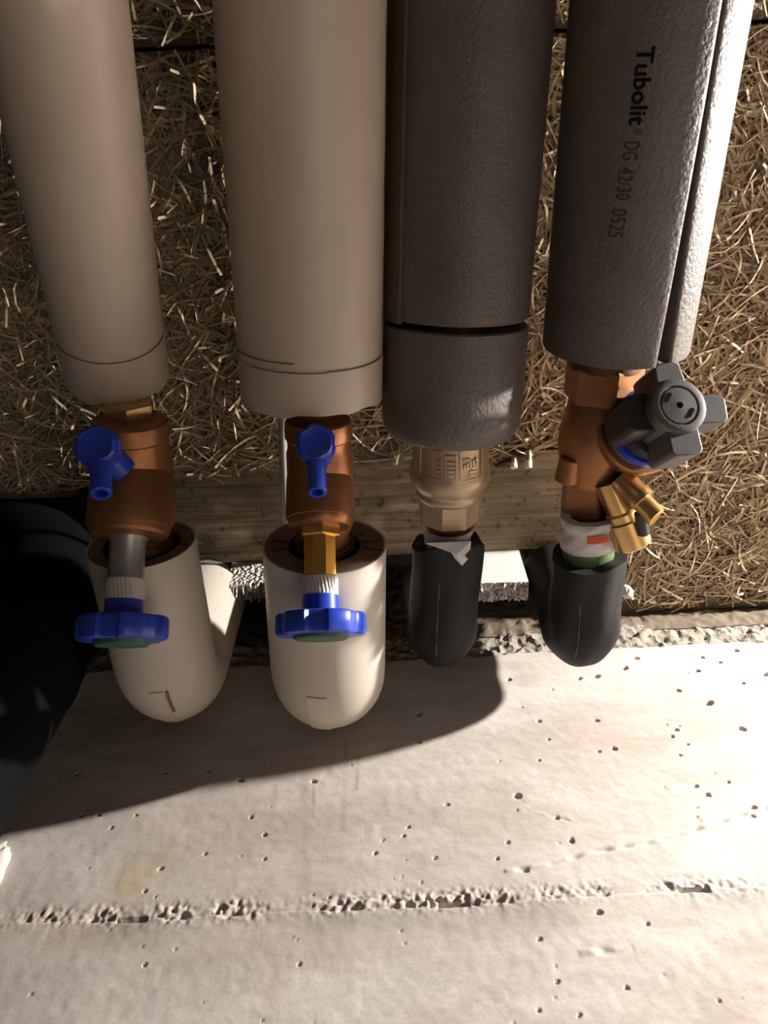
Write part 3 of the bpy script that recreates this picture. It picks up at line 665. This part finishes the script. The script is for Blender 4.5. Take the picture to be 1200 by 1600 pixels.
# ------------------------------------------------------------------ brass ball valve on run 3
Z3 = .556
x3 = lambda px, py: U(px, py, z=Z3)
def build_ball_valve():
    r = .0305; P, Q = x3(707, 640), x3(697, 900); a = nrm(Q - P)
    pt = lambda py, rr: near_end(P, Q, rr, 0, py)
    t0 = T3 - A3 * .003; root = thing('ball_valve', 'pale brass ball valve with embossed fields below the grey sleeve', 'valve', pt(835, .02))
    c = lambda py, rr: (float((pt(py, rr) - P) @ a), rr)
    pr = [(c(700, .0290)[0] - .02, 0), (c(700, .0290)[0] - .02, .0290), c(705, .0292), c(735, .0295), c(748, .0300), c(757, .0316), c(768, .0318), c(776, .0305), c(781, .0270), c(783, .0262), c(786, .0262), c(790, .0268), c(794, .0262), c(797, .0240)]
    pr.append((pr[-1][0], 0))
    body = mk('body', *lathe(P, a, pr, 56), M['brass_pale'], root)
    q0, q1 = pt(795, .0235), pt(832, .0235)
    mk('hex_nut', *solid(q0, q1, .0245, seg=8, ch=.001, rot=.30), M['brass_pale'], root, angle=20)
    mk('washer', *solid(q1, q1 + a * .006, .0225, .021, seg=36, ch=.0008), M['bronze_dark'], root)
    # embossed fields and raised lettering-like marks on the body
    a_, ec, er = axis_frame(P, Q)
    def emb(px0, px1, py0, py1, rr, h, name='raised_field', par=body, m=M['brass_pale'], border=None):
        n = 6; V, F = [], []
        for dr in (h, -.0006):
            for py in (py0, py1):
                cc = pt(py, rr); xc, _ = proj(cc + ec * rr); half = rr * FPX / dep(cc + ec * rr)
                f0, f1 = (math.asin(max(-.97, min(.97, (p - xc) / half))) for p in (px0, px1))
                for k in range(n + 1):
                    f = f0 + (f1 - f0) * k / n; V.append(cc + (rr + dr) * (ec * cos(f) + er * sin(f)))
        w = n + 1
        for k in range(n): F += [[k, k + 1, w + k + 1, w + k], [k, k + 1, 2 * w + k + 1, 2 * w + k], [w + k, w + k + 1, 3 * w + k + 1, 3 * w + k]]
        F += [[0, w, 3 * w, 2 * w], [n, w + n, 3 * w + n, 2 * w + n]]
        return mk(name, V, F, m, par, angle=25)
    for x0, x1, y0, y1 in ((655, 691, 706, 752), (695.5, 713.5, 712, 755), (718, 752, 704, 753)):
        emb(x0, x1, y0, y0 + 1.8, .0296, .0011); emb(x0, x1, y1 - 1.8, y1, .0299, .0011); emb(x0, x0 + 1.8, y0, y1, .0297, .0011); emb(x1 - 1.8, x1, y0, y1, .0297, .0011)
    r_ = random.Random(3)
    for (x0, x1, y0, y1, s) in ((698, 711, 722, 748, 6.5), (681, 689, 722, 750, 7), (722, 736, 718, 726, 3), (732, 744, 732, 750, 6)):
        y = y0
        while y < y1 - 2:
            xa = x0 + r_.uniform(0, 2); xb = x1 - r_.uniform(0, 2); emb(xa, xb, y, y + 1.5, .0297, .0009, 'raised_mark')
            emb((xa if r_.random() < .5 else xb - 1.8), (xa + 1.8 if r_.random() < .5 else xb), y, y + s * .7, .0297, .0008, 'raised_mark'); y += s
    for i in range(5): emb(724 + i * 4.5, 727 + i * 4.5, 719 + (4 - i) * 2, 729 + (4 - i) * 1.2, .0297, .0012, 'raised_mark')
    return q1 + a * .006, a
B3, AB3 = build_ball_valve()

# ------------------------------------------------------------------ black foam elbows
def torn(seed, amp, base=None):
    r = random.Random(seed); ph = [r.uniform(0, 6.28) for _ in range(6)]
    def f(x):
        s = sum(sin((k + 2) * x + ph[k]) / (k + 1.5) for k in range(6)) * amp
        return s + (base(x) if base else 0)
    return f
def black_elbow(label, rim_px, dir_px, z, r, yv, Rb, ztop, off):
    R = U(*rim_px, z=z); C = U(*dir_px, z=z); path = elbow_path(R, C, yv, Rb, ztop)
    root = thing('elbow_insulation', label, 'pipe insulation', (path[-1][0], path[-1][1], z - r), 'black foam elbows')
    rm = lambda i, f: .0007 * sin(3 * f + i * .6) + .0005 * sin(7 * f - i * .35)
    mk('foam_shell', *sweep(path, r, r - .009, 64, off=off, rmod=rm), M['foam_dark'], root)
    return root, path
o3 = torn(4, .0035, lambda f: .006 * cos(f - radians(250)) + .004)
e3, path3 = black_elbow('black foam elbow with torn rim and white tape below the pale brass valve', (700, 838), (692, 1000), .550, .0290, .404, .035, .668, o3)
o4 = torn(9, .0016)
e4, path4 = black_elbow('black foam elbow around a green pipe at the right, in the lamplight', (919, 868), (912, 1000), .535, .0288, .399, .035, .668, o4)
def seamline(root, path, r, f0, i0, i1):
    P = np.asarray(path); T = np.gradient(P, axis=0); T /= np.linalg.norm(T, axis=1)[:, None]; pts = []
    for i in range(i0, i1 + 1):
        a, e1, e2 = frame(T[i]); pts.append(P[i] + (r + .0002) * (e1 * cos(f0) + e2 * sin(f0)))
    mk('glued_seam', *sweep(pts, lambda i: .0007 + .0004 * sin(i * 1.9), None, 8), M['seam'], root)
ub = under_angle(path3, 4)
seamline(e3, path3, .0290, ub + .30, 3, 14); seamline(e4, path4, .0288, ub + .42, 4, 15)
# pipe stub, tape and paper inside elbow 3
d3 = nrm(path3[1] - path3[0])
t3 = thing('tape_wrap', 'crumpled white tape between the pale brass valve and its black elbow', 'tape', B3)
mk('tape', *sweep([B3 + AB3 * s for s in np.linspace(.0002, .03, 8)], lambda i: .0195 + .0006 * sin(i * 2.1), .012, 40, rmod=lambda i, f: .0008 * sin(4 * f + i * 1.3)), M['white_tape'], t3)
fl = []
_a, _e1, _e2 = frame(d3); uu = -np.array([0, 0, 1.0])
for (px, py, dd) in ((664, 849, .000), (736, 846, .000), (735, 858, .001), (726, 868, .0035), (731, 874, .003), (722, 884, .002), (712, 874, .0035), (704, 862, .004), (690, 857, .002)):
    p = U(px, py, z=.5195 + .0 - dd * .6); fl.append(p)
cen = np.mean(fl, 0); n = len(fl)
V = fl + [p + np.array([0, 0, .0012]) for p in fl] + [cen + np.array([0, 0, -.003]), cen + np.array([0, 0, .003])]
F = [[i, (i + 1) % n, 2 * n] for i in range(n)] + [[n + i, 2 * n + 1, n + (i + 1) % n] for i in range(n)] + [[i, n + i, n + (i + 1) % n, (i + 1) % n] for i in range(n)]
mk('loose_flap', V, F, M['white_tape'], t3, angle=20)
# green pipe with taped collar, valve 4 side
Pg = U(921, 810, z=.538); Qg = U(917, 900, z=.538); ag = nrm(Qg - Pg)
pg = lambda py, rr: near_end(Pg, Qg, rr, 0, py)
gp = thing('green_pipe', 'green plastic pipe stub with white taped collar entering the right elbow', 'pipe', pg(880, .02))
mk('pipe', *solid(pg(860, .02), pg(905, .02) + ag * .01, .0205, seg=40, ch=.0006), M['green_pipe'], gp)
tp = mk('tape_collar', *sweep([pg(824, .0225) + (pg(872, .0235) - pg(824, .0225)) * s for s in np.linspace(0, 1, 14)], lambda i: .0222 + .0010 * sin(i * .9) + (.0012 if i > 9 else 0), .015, 48, rmod=lambda i, f: .0009 * sin(3 * f + i * .5) + .0004 * sin(9 * f - i)), M['white_tape'], gp, angle=50)
a_, ecg, erg = axis_frame(Pg, Qg)
for j in range(4):      # red lettering bars on the tape
    V, F = [], []; rr = .0236
    for py in (838.5 + j * 3.1, 840.6 + j * 3.1):
        cc = pg(py, rr); xc, _ = proj(cc + ecg * rr); half = rr * FPX / dep(cc + ecg * rr)
        f0, f1 = (math.asin((p - xc) / half) for p in (917.5, 949))
        for dr in (0.0, .0004):
            for k in range(7): f = f0 + (f1 - f0) * k / 6; V.append(cc + (rr + dr) * (ecg * cos(f) + erg * sin(f)))
    for k in range(6): F += [[7 + k, 8 + k, 22 + k, 21 + k], [k, k + 1, 8 + k, 7 + k], [14 + k, 15 + k, 22 + k, 21 + k], [k, k + 1, 15 + k, 14 + k]]
    mk('red_print', V, F, M['red'], tp, smooth=False)
mk('vertical_pipe', *sweep([path4[-1] + np.array([0, 0, z]) for z in (-.03, 0, .03, .1)], .0195, None, 32), M['green_pipe'], e4)
mk('vertical_pipe', *sweep([path3[-1] + np.array([0, 0, z]) for z in (-.03, 0, .03, .1)], .0195, None, 32), M['bronze_dark'], e3)

# ------------------------------------------------------------------ balancing valve with grey cross handle
def build_balancing_valve():
    z = .553; P, Q = U(946, 570, z=z), U(915, 830, z=z); a = nrm(Q - P); pt = lambda py, rr: near_end(P, Q, rr, 0, py); T = lambda py, rr: float((pt(py, rr) - P) @ a)
    root = thing('balancing_valve', 'bronze balancing valve with dark grey cross handle and two brass test cocks', 'valve', pt(700, .03))
    mk('union_nut', *solid(pt(583, .027), pt(640, .027), .0285, seg=6, ch=.0015, rot=.45), M['bronze'], root, angle=20)
    mk('collar', *solid(pt(570, .0265), pt(590, .0265), .0265, seg=40, ch=.001), M['bronze_dark'], root)
    pr = [(T(632, .026), 0), (T(632, .026), .0225), (T(640, .025), .0240), (T(665, .026), .0255), (T(690, .028), .0285), (T(715, .029), .0290), (T(735, .028), .0275), (T(758, .0245), .0235), (T(768, .0235), .0225)]
    pr.append((pr[-1][0], 0)); body = mk('body', *lathe(P, a, pr, 48), M['bronze'], root)
    mk('hex_end', *solid(pt(752, .022), pt(818, .022), .0235, seg=6, ch=.0012, rot=.62), M['bronze'], root, angle=20)
    mk('lug', *solid(U(893, 715, z=z - .012), U(886, 752, z=z - .012), .009, .010, seg=20, ch=.001), M['bronze'], body)
    mk('thread', *lathe(pt(812, .021), a, [(0, 0)] + [(k * .0011, .0205 + (.0007 if k % 2 else 0)) for k in range(12)] + [(.0125, 0)], 32), M['bronze_dark'], root)
    # bonnet and handle axis: out of the body towards lower right
    F0 = U(974, 694, z=z - .004); H = U(1062, 633, d=dep(F0) - .082); ax = nrm(H - F0); Lh = np.linalg.norm(H - F0)
    a_, e1, e2 = frame(ax, _r); e_up = nrm(-_d - ax * (-_d @ ax)); e_rt = np.cross(e_up, ax); e_rt = e_rt if e_rt @ _r > 0 else -e_rt
    s = FPX / dep(H)
    mk('bonnet', *lathe(F0, ax, [(-.01, 0), (-.01, .023), (.004, .0255), (.014, .0285), (.022, .0310), (.026, .0312), (.028, .0300), (.0285, .026), (.032, .0245), (.040, .0240), (.042, .0215), (Lh - .03, .020), (Lh - .03, 0)], 56), M['bronze'], root)
    mk('flow_ring', *lathe(F0 + ax * .0345, ax, [(0, .020), (0, .0275), (.0012, .0288), (.0050, .0288), (.0062, .0275), (.0062, .020)], 56, loop=True), M['blue'], root)
    mk('scale_drum', *lathe(F0 + ax * .041, ax, [(0, 0), (0, .0242), (.001, .025), (.012, .025), (.013, .0222), (.013, 0)], 48), M['dplastic'], root)
    # cross handle: hub with four arms, seen from its end
    hub = MB(); R = 46.0 / s
    top = H; 
    handle = mk('handle', *lathe(H - ax * .040, ax, [(0, 0), (0, R * .96), (.002, R * 1.0), (.038, R), (.0395, R * .97), (.040, R * .93), (.040, R * .72), (.0392, R * .70), (.0392, R * .645), (.040, R * .63), (.0405, R * .12), (.037, R * .10), (.037, 0)], 64), M['gplastic'], root)
    def arm(ang, l, w0, w1, d0, d1, m=M['gplastic']):
        u = e_up * cos(ang) + e_rt * sin(ang); v = np.cross(ax, u)
        prof = [(R * .55, -w0), (l - .003, -w1), (l, -w1 + .003), (l, w1 - .003), (l - .003, w1), (R * .55, w0)]
        V, F = prism(prof, H - ax * d0, u, v, ax, d0 - d1); o = mk('handle_arm', V, F, m, handle, angle=25); bevel(o, .0012, 2)
    w = 22.0 / s
    arm(radians(-10), 74 / s, w * 1.18, w * 1.0, .034, .0015)
    arm(radians(88), 92 / s, w * 1.15, w * 1.08, .030, .008)
    arm(radians(173), 80 / s, w * 1.2, w * 1.22, .036, .003)
    arm(radians(-95), 76 / s, w * 1.45, w * 1.4, .046, .010, M['dplastic'])  # left arm: shade put into the colour with the darker plastic
    for ang in (radians(-55), radians(125)):
        u = e_up * cos(ang) + e_rt * sin(ang); v = np.cross(ax, u)
        V, F = boxv(H + u * R * .46 + ax * .0002, u * .0011, v * .0034, ax * .0003); mk('slot', V, F, M['print'], handle, smooth=False)  # flat black inlay, painted shade of a recess
    mk('centre_hole', *solid(H - ax * .004, H - ax * .0022, .0028, seg=16), M['print'], handle)
    # test cocks
    def cock(p0, p1, r0, r1, end, m=M['brass']):
        p0, p1 = np.asarray(p0), np.asarray(p1); L = np.linalg.norm(p1 - p0); c = mk('test_cock', *lathe(p0, p1 - p0, [(0, 0), (0, r0), (L * .45, r0), (L * .48, r0 * 1.15), (L * .58, r0 * 1.15), (L * .60, r1), (L - .001, r1), (L, r1 - .001), (L, r1 * end), (L - (.008 if end else 0), r1 * end * .9), (L - (.008 if end else 0), 0)] if end else [(0, 0), (0, r0), (L * .4, r0), (L * .45, r0 * 1.12), (L * .6, r0 * 1.12), (L * .62, r1), (L - .001, r1), (L, r1 - .001), (L, 0)], 32), m, root); return c
    dz = dep(F0) - .006
    cock(U(950, 752, d=dz), U(990, 852, d=dz + .012), .0105, .0142, .62)
    cock(U(968, 748, d=dz - .006), U(1026, 808, d=dz - .018), .0100, .0078, 0)
    mk('cock_cap', *solid(U(1018, 803, d=dz - .0165), U(1026.5, 808.5, d=dz - .0185), .0075, seg=28, ch=.001), M['brass_gold'], root)
    mk('cock_clip', *solid(U(1000, 800, d=dz - .012), U(1006, 835, d=dz - .004), .0045, seg=16, ch=.0008), M['dplastic'], root)
build_balancing_valve()

# ------------------------------------------------------------------ black soil stack at the left
def build_stack():
    x, y = -.295, .352; root = thing('soil_stack', 'large black drain pipe running down the wall at the left edge', 'pipe', (x, y, -CZ))
    low = [(x, y, z) for z in np.linspace(-CZ, .487, 30)]
    mk('lower_pipe', *sweep(low, .056, None, 56), M['black'], root)
    mk('socket', *lathe((x, y, .475), (0, 0, 1), [(0, .05), (0, .0560), (.002, .0575), (.008, .0575), (.010, .0562), (.026, .0562), (.028, .0545), (.06, .0545), (.062, .056), (.070, .056), (.072, .0535), (.072, .05)], 64, loop=True), M['black'], root)
    pts = []
    for k in range(15):
        f = radians(45) * k / 14; pts.append((x - .16 * (1 - cos(f)), y, .54 + .16 * sin(f)))
    e = np.array(pts[-1]); dd = nrm(np.array(pts[-1]) - np.array(pts[-2]))
    for k in range(1, 8): pts.append(tuple(e + dd * .02 * k))
    mk('bend', *sweep(pts, .0535, None, 56), M['black'], root)
build_stack()

# ------------------------------------------------------------------ polystyrene strips in the slot, small fixings
def eps_strip(label, pxs, rough_seed, ybot, y0, y1):
    """pxs: upper-left, upper-right, lower-right, lower-left corners of the front face (picture points at depth y0)"""
    q = [U(px, py, y=y0) for px, py in pxs]; n = 26; V, F = [], []; r = random.Random(rough_seed)
    zt = .78
    for k in range(n + 1):
        u = k / n; top = q[0] + (q[1] - q[0]) * u; bot = q[3] + (q[2] - q[3]) * u; x = bot[0]; zb = bot[2]
        V += [(top[0], y0, zt), (x, y0, zb), (x + r.uniform(-.001, .001), (y0 * 2 + y1) / 3, zb - .001 + r.uniform(-.003, .003) * ybot), (x, (y0 + 2 * y1) / 3, zb + r.uniform(-.004, .004) * ybot), (x, y1, zb + .004 + r.uniform(-.003, .003) * ybot), (top[0], y1, zt)]
    for k in range(n):
        for j in range(6): F.append([k * 6 + j, k * 6 + (j + 1) % 6, (k + 1) * 6 + (j + 1) % 6, (k + 1) * 6 + j])
    F.append(list(range(6))); F.append([n * 6 + j for j in range(6)][::-1])
    o = mk('polystyrene_strip', V, F, M['eps'], None, angle=30); o.data.materials.append(M['eps_rough'])
    for p in o.data.polygons:
        if rough_seed == 2 or p.normal.y > -.8: p.material_index = 1
    return tag(o, label, 'polystyrene', 'polystyrene strips in the ceiling slot')
eps_strip('clean white polystyrene block between the two black elbows', ((744, 874), (821, 874), (826, 909), (744, 911)), 1, 1.0, .3795, .402)
eps_strip('ragged white polystyrene scrap between the two beige elbows', ((352, 888), (414, 886), (412, 908), (354, 918)), 2, 2.2, .3795, .402)
def lump(name, c, r, seed, m, label, cat):
    bm = bmesh.new(); bmesh.ops.create_icosphere(bm, subdivisions=4, radius=1); rr = np.random.default_rng(seed); dirs = [nrm(rr.normal(size=3)) for _ in range(14)]; am = rr.uniform(.05, .22, 14); V = []
    for v in bm.verts:
        p = np.array(v.co[:]); k = 1 + sum(a * max(0, p @ d_) ** 6 for a, d_ in zip(am, dirs)) + .10 * sin(p[0] * 9 + seed) * sin(p[2] * 7 + p[1] * 8) + .09 * sin(p[0] * 19 + p[1] * 7) * sin(p[2] * 17 - p[1] * 13 + seed); V.append(np.asarray(c) + p * k * np.asarray(r))
    F = [[v.index for v in f.verts] for f in bm.faces]; bm.free(); return tag(mk(name, V, F, m, None, angle=60), label, cat)
p = U(3, 1372, y=YW); lump('plaster_blob', p + np.array([-.010, -.001, 0]), (.008, .009, .024), 3, M['plaster'], 'white plaster blob stuck to the concrete at the left edge', 'plaster')
p = U(588, 712, z=ZC); lump('mortar_lump', p + np.array([.006, -.006, .0005]), (.030, .017, .007), 5, M['lip_dark'], 'flat mortar smear at the wood-wool edge left of the pale brass valve', 'mortar')
p = U(972, 928, z=.655); lump('plaster_crumb', p + np.array([.006, .0, .004]), (.006, .005, .007), 6, M['plaster'], 'small white plaster crumb beside the right black elbow', 'plaster')
# small bracket with two white-tipped pegs beside the brass valve
pb = U(815, 722, z=ZC - .004)
br = thing('wire_clip', 'small metal clip with two white tips on the plank beside the brass valve', 'clip', pb)
mk('bar', *solid(U(774, 729, z=ZC - .006), U(824, 706, z=ZC - .006), .0022, seg=10, ch=.0004), M['bronze_dark'], br)
for (xa, ya, xb, yb) in ((803, 712, 803, 730), (826, 703, 826, 729)):
    c0, c1 = U(xa, ya, z=ZC - .006), U(xb, yb, z=ZC - .014); pin = mk('peg', *solid(c0, c1, .0030, seg=12, ch=.0004), M['brass_pale'], br); mk('white_tip', *solid(c1 - (c1 - c0) * .35, c1 + (c1 - c0) * .08, .0034, seg=12, ch=.0005), M['eps'], pin)
# grey cable running behind the second valve
pts = [U(436, 560, z=.60), U(440, 640, z=.60), U(442, 700, z=.605), U(444, 760, z=.615), U(446, 800, z=.63), U(450, 850, z=.66), U(452, 880, z=.70)]
tag(mk('grey_cable', *sweep(pts, .0036, None, 14), M['cable'], None), 'thin grey cable behind the valve with the golden stem', 'cable')

# ------------------------------------------------------------------ the lamp that lights the corner (just out of the frame)
lm = thing('ceiling_lamp', 'bare bulb in a white holder on the ceiling right of the pipes', 'lamp', (LAMP[0], LAMP[1], ZC - .012))
mk('base', *solid((LAMP[0], LAMP[1], ZC - .012), (LAMP[0], LAMP[1], ZC), .035, seg=32, ch=.002), M['lamp_white'], lm)
mk('holder', *solid((LAMP[0], LAMP[1], LAMP[2] + .021), (LAMP[0], LAMP[1], ZC - .010), .017, .02, seg=28, ch=.001), M['lamp_white'], lm)
mk('bulb', *lathe((LAMP[0], LAMP[1], LAMP[2] - .018), (0, 0, 1), [(0, 0)] + [(.018 - .018 * cos(f), .018 * sin(f)) for f in np.linspace(.2, 2.6, 12)] + [(.04, .010), (.04, 0)], 28), M['bulb'], lm)
